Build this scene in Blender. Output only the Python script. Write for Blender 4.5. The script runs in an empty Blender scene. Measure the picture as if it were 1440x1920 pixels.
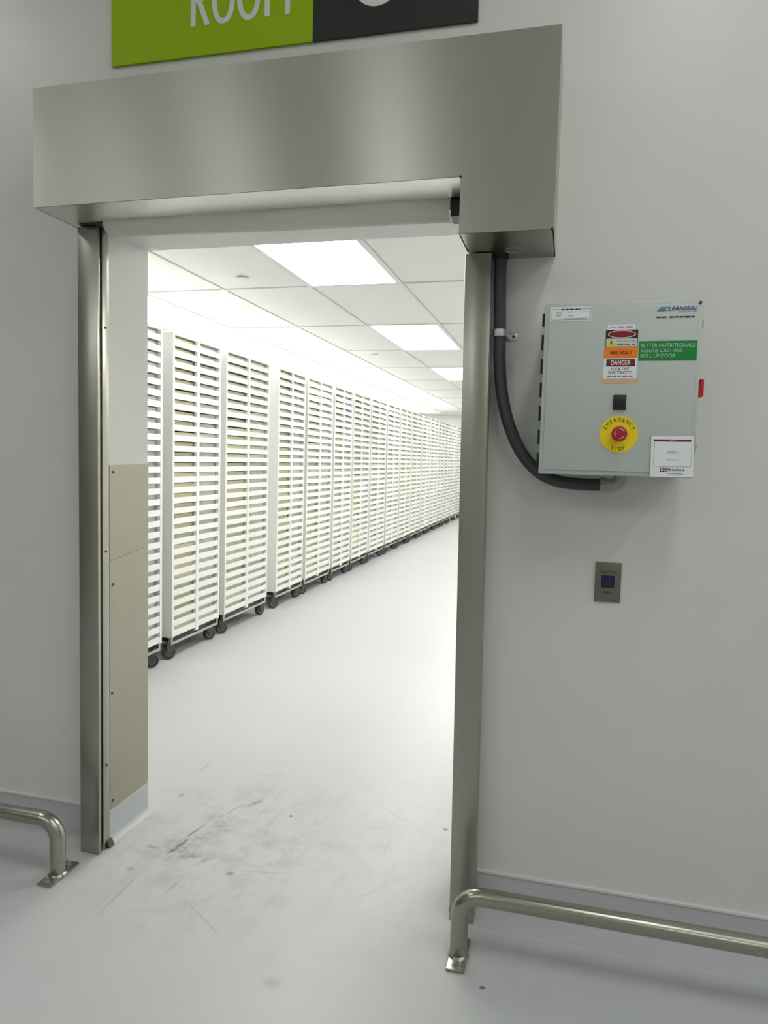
import bpy, bmesh, math, random
from mathutils import Vector, Matrix

# ------------------------------------------------------------------ camera
sc = bpy.context.scene
COL = sc.collection
F_PX, YAW, PITCH, ROLL = 1340.4, 0.2501, -0.0740, 0.0263
cam_d = bpy.data.cameras.new('camera')
cam = bpy.data.objects.new('camera', cam_d)
COL.objects.link(cam)
cam_d.sensor_fit = 'HORIZONTAL'
cam_d.sensor_width = 36.0
cam_d.lens = F_PX / 1440.0 * 36.0
cam_d.clip_start = 0.05
fw = Vector((-math.sin(YAW) * math.cos(PITCH), math.cos(YAW) * math.cos(PITCH), math.sin(PITCH)))
rt = fw.cross(Vector((0, 0, 1))).normalized()
up = rt.cross(fw)
rt, up = math.cos(ROLL) * rt + math.sin(ROLL) * up, -math.sin(ROLL) * rt + math.cos(ROLL) * up
M = Matrix((rt, up, -fw)).transposed().to_4x4()
M.translation = (0.0, -2.142, 1.389)
cam.matrix_world = M
sc.camera = cam

# ------------------------------------------------------------------ light levels and exposure
RACK_LIGHT = 11.3        # emission of the rack room's ceiling panels
FRONT_LIGHT = 14.8        # emission of the front room's ceiling panels
vs = sc.view_settings
vs.view_transform = 'Standard'
vs.look = 'None'
vs.gamma = 1.0
vs.use_curve_mapping = False
vs.exposure = 0.0
w = bpy.data.worlds.new('world')
sc.world = w
w.use_nodes = True
w.node_tree.nodes['Background'].inputs[0].default_value = (0.6, 0.63, 0.6, 1)
w.node_tree.nodes['Background'].inputs[1].default_value = 0.05

# ------------------------------------------------------------------ materials
MAT = {}


def new_mat(name, col, rough=0.5, metal=0.0, **kw):
    m = bpy.data.materials.new(name)
    m.use_nodes = True
    b = m.node_tree.nodes['Principled BSDF']
    b.inputs['Base Color'].default_value = (*col, 1)
    b.inputs['Roughness'].default_value = rough
    b.inputs['Metallic'].default_value = metal
    for k, v in kw.items():
        b.inputs[k.replace('_', ' ')].default_value = v
    MAT[name] = m
    return m


def nodes(m):
    nt = m.node_tree
    return nt, nt.nodes['Principled BSDF'], nt.nodes.new, nt.links.new


def noise_chain(m, scale_xyz, nscale, detail=3.0, rough=0.55, rot=(0, 0, 0)):
    nt, b, N, L = nodes(m)
    tc = N('ShaderNodeTexCoord')
    mp = N('ShaderNodeMapping')
    mp.inputs['Scale'].default_value = scale_xyz
    mp.inputs['Rotation'].default_value = rot
    L(tc.outputs['Object'], mp.inputs['Vector'])
    nz = N('ShaderNodeTexNoise')
    nz.inputs['Scale'].default_value = nscale
    nz.inputs['Detail'].default_value = detail
    nz.inputs['Roughness'].default_value = rough
    L(mp.outputs['Vector'], nz.inputs['Vector'])
    return nz.outputs['Fac']


def ramp(m, fac, stops):
    nt, b, N, L = nodes(m)
    r = N('ShaderNodeValToRGB')
    e = r.color_ramp.elements
    while len(e) < len(stops):
        e.new(0.5)
    for el, (p, c) in zip(e, stops):
        el.position = p
        el.color = (c, c, c, 1) if isinstance(c, (int, float)) else (*c, 1)
    L(fac, r.inputs[0])
    return r.outputs[0]


def math_node(m, op, a, b_=None):
    nt, b, N, L = nodes(m)
    n = N('ShaderNodeMath')
    n.operation = op
    for i, v in enumerate((a, b_)):
        if v is None:
            continue
        if isinstance(v, (int, float)):
            n.inputs[i].default_value = v
        else:
            L(v, n.inputs[i])
    return n.outputs[0]


def mix_col(m, fac, a, b_):
    nt, b, N, L = nodes(m)
    n = N('ShaderNodeMix')
    n.data_type = 'RGBA'
    for idx, v in ((0, fac), (6, a), (7, b_)):
        if isinstance(v, (int, float)):
            n.inputs[idx].default_value = v
        elif isinstance(v, tuple):
            n.inputs[idx].default_value = (*v, 1)
        else:
            L(v, n.inputs[idx])
    return n.outputs[2]


def bump(m, h, strength, dist=0.002):
    nt, b, N, L = nodes(m)
    bp = N('ShaderNodeBump')
    bp.inputs['Strength'].default_value = strength
    bp.inputs['Distance'].default_value = dist
    L(h, bp.inputs['Height'])
    L(bp.outputs['Normal'], b.inputs['Normal'])


def link_in(m, sock, out):
    m.node_tree.links.new(out, m.node_tree.nodes['Principled BSDF'].inputs[sock])


def emission(m, col, strength):
    b = m.node_tree.nodes['Principled BSDF']
    b.inputs['Emission Color'].default_value = (*col, 1)
    b.inputs['Emission Strength'].default_value = strength


m = new_mat('wall_paint', (0.70, 0.705, 0.66), 0.38)
f = noise_chain(m, (1, 1, 1), 2.2, 4)
link_in(m, 'Base Color', mix_col(m, f, (0.68, 0.685, 0.65), (0.72, 0.725, 0.695)))
bump(m, noise_chain(m, (1, 1, 1), 90, 2), 0.05)
m = new_mat('rack_wall_paint', (0.80, 0.80, 0.77), 0.5)
bump(m, noise_chain(m, (1, 1, 1), 70, 2), 0.04)
new_mat('darkened_wall_paint', (0.30, 0.295, 0.27), 0.6)  # unseen left wall darkened so the left guide post reflects less light
new_mat('back_wall_paint', (0.66, 0.65, 0.59), 0.6)
m = new_mat('ceiling_tile_white', (0.80, 0.80, 0.775), 0.75)
bump(m, noise_chain(m, (1, 1, 1), 220, 2), 0.15)
new_mat('grid_white', (0.74, 0.74, 0.72), 0.5)
new_mat('grid_gap', (0.25, 0.25, 0.24), 0.8)
m = new_mat('front_ceiling', (0.78, 0.78, 0.74), 0.7)
bump(m, noise_chain(m, (1, 1, 1), 80, 2), 0.1)

# floor: pale grey epoxy with a fine orange peel, scuffs around the threshold
m = new_mat('floor_epoxy', (0.53, 0.545, 0.545), 0.34, Specular_IOR_Level=0.35)
nt, b, N, L = nodes(m)
base = mix_col(m, noise_chain(m, (1, 1, 1), 1.6, 5, 0.6), (0.50, 0.515, 0.52), (0.555, 0.57, 0.57))
tc = N('ShaderNodeTexCoord')


def blob(cx, cy, rx, ry, rotz=0.0):
    mp = N('ShaderNodeMapping')
    mp.vector_type = 'TEXTURE'
    mp.inputs['Location'].default_value = (cx, cy, 0)
    mp.inputs['Scale'].default_value = (rx, ry, 1)
    mp.inputs['Rotation'].default_value = (0, 0, rotz)
    L(tc.outputs['Object'], mp.inputs['Vector'])
    g = N('ShaderNodeTexGradient')
    g.gradient_type = 'SPHERICAL'
    L(mp.outputs['Vector'], g.inputs['Vector'])
    return g.outputs['Fac']


area = math_node(m, 'MINIMUM', math_node(m, 'ADD', blob(-1.20, 0.10, 0.50, 0.60, 0.2), math_node(m, 'MULTIPLY', blob(-0.75, 0.25, 0.8, 0.9), 0.55)), 1.0)
streak = ramp(m, noise_chain(m, (13, 1.6, 1), 1.6, 4, 0.65, (0, 0, 0.12)), [(0.56, 0), (0.70, 1)])
streak2 = ramp(m, noise_chain(m, (34, 2.2, 1), 1.7, 3, 0.6, (0, 0, -0.35)), [(0.60, 0), (0.68, 1)])
smudge = ramp(m, noise_chain(m, (2.2, 2.6, 1), 3.2, 6, 0.72), [(0.47, 0), (0.72, 1)])
dirt = math_node(m, 'MULTIPLY', area, math_node(m, 'ADD', math_node(m, 'MULTIPLY', streak, 0.22), math_node(m, 'ADD', math_node(m, 'MULTIPLY', streak2, 0.16), math_node(m, 'MULTIPLY', smudge, 0.45))))
dark_spot = math_node(m, 'MULTIPLY', math_node(m, 'ADD', blob(-1.27, 0.02, 0.10, 0.09), blob(-1.235, 0.13, 0.045, 0.20, -0.25)), ramp(m, noise_chain(m, (1, 1, 1), 38, 4, 0.7), [(0.42, 0), (0.62, 1)]))
dirt = math_node(m, 'MINIMUM', math_node(m, 'ADD', math_node(m, 'MULTIPLY', dirt, 0.85), math_node(m, 'MULTIPLY', dark_spot, 0.35)), 0.85)
# single scuffs: centre, half length, half width, direction, strength
grit = ramp(m, noise_chain(m, (1, 1, 1), 55, 4, 0.7), [(0.35, 0.15), (0.6, 1.0)])
for cx_, cy_, hl_, hw_, an_, k_ in ((-1.28, 0.052, 0.075, 0.01, 1.4, 1.7), (-1.278, 0.147, 0.113, 0.008, 1.379, 0.9), (-1.313, -0.259, 0.167, 0.006, 1.58, 0.45), (-1.172, -0.169, 0.061, 0.007, 1.461, 0.5), (-1.002, -0.284, 0.165, 0.006, -0.594, 0.4), (-1.16, 0.417, 0.064, 0.018, 1.11, 0.9), (-1.468, 0.398, 0.041, 0.014, 1.702, 0.7), (-1.509, 0.668, 0.077, 0.01, 1.564, 0.5), (-1.17, 0.676, 0.101, 0.008, 0.309, 0.4), (-1.147, -0.005, 0.057, 0.012, 0.927, 0.6), (-1.211, 0.008, 0.06, 0.03, 0.394, 0.8), (-1.367, 0.02, 0.036, 0.014, 0.019, 0.8), (-1.211, 0.354, 0.104, 0.01, 1.28, 0.45), (-1.206, -0.306, 0.035, 0.007, 0.502, 0.35), (-0.936, -0.011, 0.146, 0.008, 0.174, 0.35), (-0.546, 0.002, 0.157, 0.008, 0.975, 0.2), (-0.592, 0.496, 0.175, 0.01, -0.67, 0.2)):
    sc_ = math_node(m, 'MULTIPLY', math_node(m, 'MULTIPLY', blob(cx_, cy_, hl_, hw_, an_), grit), k_)
    dirt = math_node(m, 'MINIMUM', math_node(m, 'ADD', dirt, sc_), 0.88)
for bx_, by_, br_, k_ in ((-0.39, 0.448, 0.012, 2.5), (-0.982, 0.368, 0.010, 2.5), (-0.699, -0.470, 0.035, 0.3), (-1.03, -0.05, 0.02, 0.8), (-0.16, -0.33, 0.010, 2.0), (-1.36, -0.12, 0.02, 0.5)):
    dirt = math_node(m, 'MINIMUM', math_node(m, 'ADD', dirt, math_node(m, 'MULTIPLY', blob(bx_, by_, br_, br_ * 0.8), k_)), 0.85)
spk = N('ShaderNodeTexVoronoi')
spk.inputs['Scale'].default_value = 5.5
L(tc.outputs['Object'], spk.inputs['Vector'])
speck = math_node(m, 'LESS_THAN', spk.outputs['Distance'], 0.018)
dirt = math_node(m, 'MAXIMUM', dirt, math_node(m, 'MULTIPLY', speck, 0.6))
c = mix_col(m, dirt, base, (0.10, 0.10, 0.095))
link_in(m, 'Base Color', c)
bump(m, noise_chain(m, (1, 1, 1), 130, 2), 0.10, 0.002)

m = new_mat('cove_grey', (0.50, 0.515, 0.525), 0.4)
bump(m, noise_chain(m, (1, 1, 1), 60, 3), 0.12)
new_mat('caulk_white', (0.72, 0.72, 0.70), 0.5)


def steel(name, col, rough, grain, gscale=60, aniso=0.0, bstr=0.0, tone=0.06, rv=0.05):
    m = new_mat(name, col, rough, 1.0)
    f = noise_chain(m, grain, gscale, 3, 0.6)
    lo = tuple(c * (1 - tone) for c in col)
    hi = tuple(min(1, c * (1 + tone)) for c in col)
    link_in(m, 'Base Color', mix_col(m, f, lo, hi))
    link_in(m, 'Roughness', ramp(m, f, [(0.3, rough * (1 - rv)), (0.7, rough * (1 + rv))]))
    if bstr:
        bump(m, f, bstr, 0.0002)
    if aniso:
        m.node_tree.nodes['Principled BSDF'].inputs['Anisotropic'].default_value = aniso
        nt, b, N, L = nodes(m)
        tg = N('ShaderNodeCombineXYZ')      # brushed lengthwise: reflections smear up and down
        tg.inputs[2].default_value = 1.0
        L(tg.outputs[0], b.inputs['Tangent'])
    return m


steel('steel_hood', (0.57, 0.56, 0.505), 0.33, (0.03, 1, 1), 300, 0.85, 0.0, 0.02)
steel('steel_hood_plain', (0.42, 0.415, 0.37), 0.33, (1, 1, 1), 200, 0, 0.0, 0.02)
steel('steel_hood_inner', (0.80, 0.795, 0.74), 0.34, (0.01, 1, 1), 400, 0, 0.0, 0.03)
steel('steel_guide', (0.40, 0.39, 0.34), 0.30, (1, 1, 0.01), 400, 0, 0.0, 0.03)
steel('steel_satin', (0.43, 0.405, 0.34), 0.55, (1, 1, 0.05), 40, 0, 0.0, 0.08)
steel('steel_pipe', (0.38, 0.365, 0.315), 0.27, (0.3, 1, 1), 60, 0, 0.0, 0.02, 0.02)
steel('steel_plate', (0.21, 0.205, 0.165), 0.36, (1, 1, 0.03), 200)
steel('steel_dolly', (0.55, 0.53, 0.47), 0.35, (1, 1, 1), 40)
new_mat('zinc', (0.62, 0.64, 0.65), 0.35, 1.0)
new_mat('fitting_grey', (0.36, 0.37, 0.355), 0.45, 0.25)
new_mat('dark_slot', (0.012, 0.012, 0.012), 0.8)  # shade of gaps and slots put into a near-black fill
new_mat('black_plastic', (0.012, 0.013, 0.014), 0.35)
new_mat('screw_dark', (0.06, 0.058, 0.05), 0.5, 0.5)
m = new_mat('curtain_fabric', (0.88, 0.885, 0.82), 0.6)
bump(m, noise_chain(m, (1, 1, 1), 14, 3), 0.25, 0.01)
nt, b, N, L = nodes(m)
tl = N('ShaderNodeBsdfTranslucent')          # thin coated cloth lets the bright room glow through
tl.inputs['Color'].default_value = (0.80, 0.80, 0.73, 1)
mx = N('ShaderNodeMixShader')
mx.inputs[0].default_value = 0.4
L(b.outputs[0], mx.inputs[1])
L(tl.outputs[0], mx.inputs[2])
L(mx.outputs[0], nt.nodes['Material Output'].inputs['Surface'])
m = new_mat('conduit_grey', (0.045, 0.047, 0.052), 0.45)
m = new_mat('enclosure_paint', (0.52, 0.565, 0.535), 0.42)
bump(m, noise_chain(m, (1, 1, 1), 300, 2), 0.04)
new_mat('red_plastic', (0.42, 0.012, 0.022), 0.35)
new_mat('red_handle', (0.50, 0.006, 0.008), 0.4)
new_mat('pink_mark', (0.80, 0.30, 0.38), 0.5)
new_mat('yellow_plate', (0.95, 0.72, 0.006), 0.45)
new_mat('label_white', (0.86, 0.88, 0.90), 0.45)
new_mat('paper_white', (0.86, 0.88, 0.90), 0.5)
new_mat('label_cream', (0.64, 0.66, 0.60), 0.5)
new_mat('ink_black', (0.012, 0.012, 0.014), 0.5)
new_mat('ink_grey', (0.22, 0.22, 0.24), 0.5)
new_mat('ink_faint', (0.55, 0.56, 0.58), 0.5)
new_mat('ink_maroon', (0.16, 0.012, 0.02), 0.5)
new_mat('sticker_orange', (0.92, 0.24, 0.012), 0.45)
new_mat('sticker_red', (0.24, 0.008, 0.012), 0.45)
new_mat('sticker_tan', (0.72, 0.46, 0.26), 0.6)
new_mat('sticker_green', (0.0, 0.24, 0.045), 0.4)
new_mat('mint_ink', (0.50, 0.66, 0.54), 0.5)
new_mat('logo_blue', (0.015, 0.07, 0.30), 0.4)
new_mat('logo_light_blue', (0.09, 0.30, 0.48), 0.4)
new_mat('hazard_yellow', (0.70, 0.66, 0.05), 0.5)
new_mat('sign_green', (0.34, 0.52, 0.008), 0.6, Specular_IOR_Level=0.2)
new_mat('sign_black', (0.022, 0.022, 0.022), 0.42)
new_mat('sign_white', (0.78, 0.79, 0.78), 0.45)
new_mat('sensor_blue', (0.006, 0.008, 0.05), 0.15)
new_mat('rack_plastic', (0.80, 0.80, 0.78), 0.45)
m = new_mat('tray_product', (0.45, 0.42, 0.22), 0.6)
f = noise_chain(m, (0.2, 1, 6), 2.2, 2)
link_in(m, 'Base Color', ramp(m, f, [(0.3, (0.68, 0.66, 0.40)), (0.55, (0.62, 0.60, 0.44)), (0.75, (0.74, 0.60, 0.42))]))
new_mat('filler_white', (0.74, 0.74, 0.70), 0.6)
new_mat('caster_rubber', (0.035, 0.040, 0.045), 0.55)
new_mat('caster_hub', (0.16, 0.175, 0.18), 0.45)
new_mat('caster_fork', (0.09, 0.088, 0.07), 0.45, 0.6)
m = new_mat('rack_diffuser', (0.9, 0.9, 0.9), 0.5)
emission(m, (1.0, 1.0, 0.95), RACK_LIGHT)
m = new_mat('front_diffuser', (0.9, 0.9, 0.9), 0.5)
emission(m, (0.985, 1.0, 0.985), FRONT_LIGHT)


# ------------------------------------------------------------------ mesh helpers
def bm_box(bm, x0, x1, y0, y1, z0, z1, bevel=0.0, seg=2):
    vs_ = [bm.verts.new((x, y, z)) for x in (x0, x1) for y in (y0, y1) for z in (z0, z1)]
    fs = []
    for q in ((0, 1, 3, 2), (4, 6, 7, 5), (0, 4, 5, 1), (2, 3, 7, 6), (0, 2, 6, 4), (1, 5, 7, 3)):
        fs.append(bm.faces.new([vs_[i] for i in q]))
    if bevel:
        es = list({e for f_ in fs for e in f_.edges})
        bmesh.ops.bevel(bm, geom=es, offset=bevel, segments=seg, profile=0.5, affect='EDGES')
    return vs_


def bm_prism(bm, pts, axis, a0, a1):
    """polygon pts (2D) extruded along axis from a0 to a1"""
    def v(p, a):
        if axis == 'x':
            return (a, p[0], p[1])
        if axis == 'y':
            return (p[0], a, p[1])
        return (p[0], p[1], a)
    lo = [bm.verts.new(v(p, a0)) for p in pts]
    hi = [bm.verts.new(v(p, a1)) for p in pts]
    n = len(pts)
    bm.faces.new(lo)
    bm.faces.new(hi[::-1])
    for i in range(n):
        j = (i + 1) % n
        bm.faces.new((lo[i], hi[i], hi[j], lo[j]))


def tri_ngons(bm):
    bm.normal_update()
    bmesh.ops.triangulate(bm, faces=[f_ for f_ in bm.faces if len(f_.verts) > 4], ngon_method='EAR_CLIP')


def bm_cyl(bm, c, axis, r0, h, seg=24, r1=None, bevel=0.0):
    """cylinder/cone whose base centre is c, growing h along axis ('x','y','z' or '-y' ...)"""
    r1 = r0 if r1 is None else r1
    sgn = -1 if axis.startswith('-') else 1
    ax = axis[-1]
    prof = [(0, 0), (r0, 0), (r1, h), (0, h)]
    if bevel:
        prof = [(0, 0), (r0, 0), (r1, h - bevel), (r1 - bevel * 0.3, h - bevel * 0.3), (r1 - bevel, h), (0, h)]
    bm_lathe(bm, c, ax, sgn, prof, seg)


def bm_lathe(bm, c, ax, sgn, prof, seg=24):
    rings = []
    for r, h in prof:
        ring = []
        if r == 0:
            ring = [bm.verts.new(place(c, ax, sgn, 0, 0, h))]
        else:
            for i in range(seg):
                a = 2 * math.pi * i / seg
                ring.append(bm.verts.new(place(c, ax, sgn, r * math.cos(a), r * math.sin(a), h)))
        rings.append(ring)
    for a, b_ in zip(rings, rings[1:]):
        if len(a) == 1 and len(b_) == 1:
            continue
        for i in range(seg):
            j = (i + 1) % seg
            if len(a) == 1:
                bm.faces.new((a[0], b_[i], b_[j]))
            elif len(b_) == 1:
                bm.faces.new((a[i], b_[0], a[j]))
            else:
                bm.faces.new((a[i], b_[i], b_[j], a[j]))


def place(c, ax, sgn, u, v, h):
    if ax == 'x':
        return (c[0] + sgn * h, c[1] + u, c[2] + v)
    if ax == 'y':
        return (c[0] + u, c[1] + sgn * h, c[2] + v)
    return (c[0] + u, c[1] + v, c[2] + sgn * h)


def bm_tube(bm, pts, r, seg=20, caps=True, radii=None):
    pts = [Vector(p) for p in pts]
    n = len(pts)
    t0 = (pts[1] - pts[0]).normalized()
    ref = Vector((0, 1, 0)) if abs(t0.y) < 0.9 else Vector((1, 0, 0))
    nrm = (ref - t0 * ref.dot(t0)).normalized()
    rings = []
    for i in range(n):
        if i == 0:
            t = pts[1] - pts[0]
        elif i == n - 1:
            t = pts[-1] - pts[-2]
        else:
            t = pts[i + 1] - pts[i - 1]
        t.normalize()
        nrm = (nrm - t * nrm.dot(t)).normalized()
        bi = t.cross(nrm)
        rr = radii[i] if radii else r
        rings.append([bm.verts.new(pts[i] + (nrm * math.cos(2 * math.pi * k / seg) + bi * math.sin(2 * math.pi * k / seg)) * rr) for k in range(seg)])
    for a, b_ in zip(rings, rings[1:]):
        for k in range(seg):
            j = (k + 1) % seg
            bm.faces.new((a[k], a[j], b_[j], b_[k]))
    if caps:
        bm.faces.new(rings[0][::-1])
        bm.faces.new(rings[-1])


def smooth_path(pts, sub=8):
    """Catmull-Rom through pts"""
    P = [Vector(p) for p in pts]
    P = [P[0] * 2 - P[1]] + P + [P[-1] * 2 - P[-2]]
    out = []
    for i in range(1, len(P) - 2):
        for k in range(sub):
            t = k / sub
            a, b_, c_, d = P[i - 1], P[i], P[i + 1], P[i + 2]
            out.append(0.5 * ((2 * b_) + (c_ - a) * t + (2 * a - 5 * b_ + 4 * c_ - d) * t * t + (3 * b_ - a - 3 * c_ + d) * t ** 3))
    out.append(P[-2])
    return out


def mesh_from(bm, name, mat, smooth=False):
    bmesh.ops.recalc_face_normals(bm, faces=bm.faces)
    me = bpy.data.meshes.new(name)
    bm.to_mesh(me)
    bm.free()
    me.materials.append(MAT[mat])
    if smooth:
        for p in me.polygons:
            p.use_smooth = True
        try:
            me.set_sharp_from_angle(angle=math.radians(38))
        except Exception:
            pass
    return me


def link(name, me, parent=None, loc=None):
    o = bpy.data.objects.new(name, me)
    COL.objects.link(o)
    if parent is not None:
        o.parent = parent
    if loc is not None:
        o.location = loc
    return o


def obj(name, bm, mat, parent=None, smooth=False, loc=None):
    return link(name, mesh_from(bm, name, mat, smooth), parent, loc)


def box(name, dims, mat, parent=None, bevel=0.0, smooth=None):
    bm = bmesh.new()
    bm_box(bm, *dims, bevel=bevel)
    return obj(name, bm, mat, parent, smooth=bool(bevel) if smooth is None else smooth)


def thing(name, label, cat, loc=(0, 0, 0), group=None):
    o = bpy.data.objects.new(name, None)
    o.empty_display_size = 0.1
    COL.objects.link(o)
    o.location = loc
    return tag(o, label, cat, group)


def tag(o, label, cat, group=None):
    o['label'] = label
    o['category'] = cat
    if group:
        o['group'] = group
    return o


def struct(o, label=None):
    o['kind'] = 'structure'
    if label:
        o['label'] = label
    return o


def local(o, parent):
    """keep world coordinates of a mesh built in world space under an offset parent"""
    o.parent = parent
    o.location = Vector(o.location) - parent.location
    return o


# ------------------------------------------------------------------ the setting
JL, JR = -1.526, -0.290          # sides of the opening
T = 0.235                        # wall thickness
ZL = 2.126                       # soffit of the opening
FX0, FX1, FY0 = -4.6, 3.6, -6.4  # front room
FZ = 3.7
RX0, RX1, RY1 = -4.5, 1.75, 17.2  # rack room
RZ = 2.613
WT = 3.9

bm = bmesh.new()
bm_box(bm, FX0 - 0.2, FX1 + 0.2, FY0 - 0.2, RY1 + 0.2, -0.1, 0.0)
struct(obj('floor', bm, 'floor_epoxy'), 'pale grey epoxy floor running through the doorway')

# front wall: three blocks around the opening, one mesh
bm = bmesh.new()
xs = [FX0 - 0.2, JL, JR, FX1 + 0.2]
outer = [(xs[0], 0), (JL, 0), (JL, ZL), (JR, ZL), (JR, 0), (xs[3], 0), (xs[3], WT), (xs[0], WT)]
bm_prism(bm, outer, 'y', 0.0, T)
tri_ngons(bm)
struct(obj('wall_front', bm, 'wall_paint'), 'off-white painted wall with the doorway')

struct(box('wall_left', (FX0 - 0.2, FX0, FY0, 0, 0, WT), 'darkened_wall_paint'))
struct(box('wall_right', (FX1, FX1 + 0.2, FY0, 0, 0, WT), 'wall_paint'))
struct(box('wall_back', (FX0 - 0.2, FX1 + 0.2, FY0 - 0.2, FY0, 0, WT), 'back_wall_paint'))
struct(box('ceiling_front', (FX0 - 0.2, FX1 + 0.2, FY0 - 0.2, 0, FZ, FZ + 0.1), 'front_ceiling'))
struct(box('wall_rack_room_left', (RX0 - 0.2, RX0, T, RY1, 0, RZ + 0.25), 'rack_wall_paint'))
struct(box('wall_rack_room_right', (RX1, RX1 + 0.2, T, RY1, 0, RZ + 0.25), 'rack_wall_paint'))
struct(box('wall_rack_room_end', (RX0 - 0.2, RX1 + 0.2, RY1, RY1 + 0.2, 0, RZ + 0.25), 'rack_wall_paint'))

# rack-room ceiling: a deck, T-bar grid and separate lay-in tiles
TX, TY = 0.682, 1.496
GX0 = -1.868                      # a grid line along the row of lights
GY0 = 2.829                       # a grid line across
ceil = struct(box('ceiling', (RX0, RX1, T, RY1, RZ + 0.05, RZ + 0.12), 'grid_gap'), 'white lay-in tile ceiling of the rack room')
i0, i1 = math.ceil((RX0 - GX0) / TX) - 1, math.floor((RX1 - GX0) / TX)
j0, j1 = math.ceil((T - GY0) / TY) - 1, math.floor((RY1 - GY0) / TY)
LIGHT_COLS = {0: 'aisle', -3: 'rack', 3: 'right'}  # right column is unseen, added to light the door reveal
bar = 0.022
for i in range(i0, i1 + 2):
    x = GX0 + i * TX
    if RX0 + 0.02 < x < RX1 - 0.02:
        o = box('ceiling_bar', (x - bar / 2, x + bar / 2, T, RY1, RZ, RZ + 0.03), 'grid_white', ceil)
for j in range(j0, j1 + 2):
    y = GY0 + j * TY
    if T + 0.02 < y < RY1 - 0.02:
        box('ceiling_bar', (RX0, RX1, y - bar / 2, y + bar / 2, RZ + 0.0005, RZ + 0.03), 'grid_white', ceil)
for j in range(j0, j1 + 1):
    for i in range(i0, i1 + 1):
        xa, xb = max(RX0, GX0 + i * TX) + bar / 2 + 0.003, min(RX1, GX0 + (i + 1) * TX) - bar / 2 - 0.003
        ya, yb = max(T, GY0 + j * TY) + bar / 2 + 0.003, min(RY1, GY0 + (j + 1) * TY) - bar / 2 - 0.003
        if xb - xa < 0.05 or yb - ya < 0.05:
            continue
        if i in LIGHT_COLS and ((j % 2) == 1 or i == -3) and GY0 + j * TY > T and GY0 + (j + 1) * TY < RY1:
            continue
        box('ceiling_tile', (xa, xb, ya, yb, RZ + 0.008, RZ + 0.024), 'ceiling_tile_white', ceil)
# wall angle along the left wall
struct(box('trim_1', (RX0, RX0 + 0.03, T, RY1, RZ - 0.004, RZ + 0.03), 'grid_white'))

# lay-in light panels
NAMES = {('aisle', 0): 'large bright ceiling light panel nearest the doorway, over the aisle',
         ('aisle', 1): 'second bright ceiling light panel from the doorway over the aisle',
         ('aisle', 2): 'third ceiling light panel from the doorway, cut by the right door post'}
ORD = ['first', 'second', 'third', 'fourth', 'fifth', 'sixth', 'seventh', 'eighth', 'ninth', 'tenth', 'eleventh', 'twelfth', 'thirteenth', 'fourteenth', 'fifteenth', 'sixteenth', 'seventeenth']


def ceiling_light(x0, x1, y0, y1, z, label, group, dif):
    t = thing('ceiling_light', label, 'ceiling light', ((x0 + x1) / 2, (y0 + y1) / 2, z), group)
    bm = bmesh.new()
    fr = 0.018
    X0, X1, Y0, Y1 = (x0 - x1) / 2, (x1 - x0) / 2, (y0 - y1) / 2, (y1 - y0) / 2
    bm_box(bm, X0, X0 + fr, Y0, Y1, 0.0, 0.03)
    bm_box(bm, X1 - fr, X1, Y0, Y1, 0.0, 0.03)
    bm_box(bm, X0 + fr, X1 - fr, Y0, Y0 + fr, 0.0, 0.03)
    bm_box(bm, X0 + fr, X1 - fr, Y1 - fr, Y1, 0.0, 0.03)
    obj('frame', bm, 'grid_white', t)
    bm = bmesh.new()
    bm_box(bm, X0 + fr, X1 - fr, Y0 + fr, Y1 - fr, 0.010, 0.016)
    obj('diffuser', bm, dif, t)


for col, nm in LIGHT_COLS.items():
    n = 0
    for j in range(j0, j1 + 1):
        if (j % 2) != 1 and nm != 'rack':  # rack column: panels added between its lights to whiten the ceiling
            continue
        ya, yb = GY0 + j * TY, GY0 + (j + 1) * TY
        if ya < T or yb > RY1:
            continue
        where = {'aisle': 'over the aisle', 'rack': 'above the white racks, alternate ones added for glow', 'right': 'added unseen on the right as fill'}[nm]
        lab = NAMES.get((nm, n), '%s ceiling light panel from the doorway %s' % (ORD[n], where))
        ceiling_light(GX0 + col * TX + bar / 2 + 0.001, GX0 + (col + 1) * TX - bar / 2 - 0.001, ya + bar / 2 + 0.001, yb - bar / 2 - 0.001, RZ + 0.002, lab, 'rack room ceiling lights', 'rack_diffuser')
        n += 1

# front room lights: two rows across the room
for rn, y, row in (('front', -1.6, (-3.2, 0.45, 1.9, 3.2)), ('back', -4.6, (-4.2, -3.07, -1.55, 1.4, 3.0))):
    for n, x in enumerate(row):
        yy = -1.0 if x == -3.2 else y
        lab = '%s light panel from the left in the %s row of the front ceiling' % (ORD[n], rn)
        ceiling_light(x - 0.15, x + 0.15, yy - 0.6, yy + 0.6, FZ - 0.031, lab, 'front room ceiling lights', 'front_diffuser')

# coved base
ZB = 0.129


def cove_profile(r=0.075, th=0.006, z=ZB):
    pts = [(0.0, 0.0), (-th - r, 0.0), (-th - r, 0.001)]
    for k in range(1, 8):
        a = math.pi / 2 * k / 8
        pts.append((-th - r + r * math.sin(a), 0.001 + r * (1 - math.cos(a))))
    pts += [(-th, 0.001 + r), (-th, z - 0.004), (0.0, z)]
    return pts


def cove_run(name, x0, x1):
    bm = bmesh.new()
    bm_prism(bm, [(p[0], p[1]) for p in cove_profile()], 'x', x0, x1)
    return struct(obj(name, bm, 'cove_grey', smooth=True))


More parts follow.
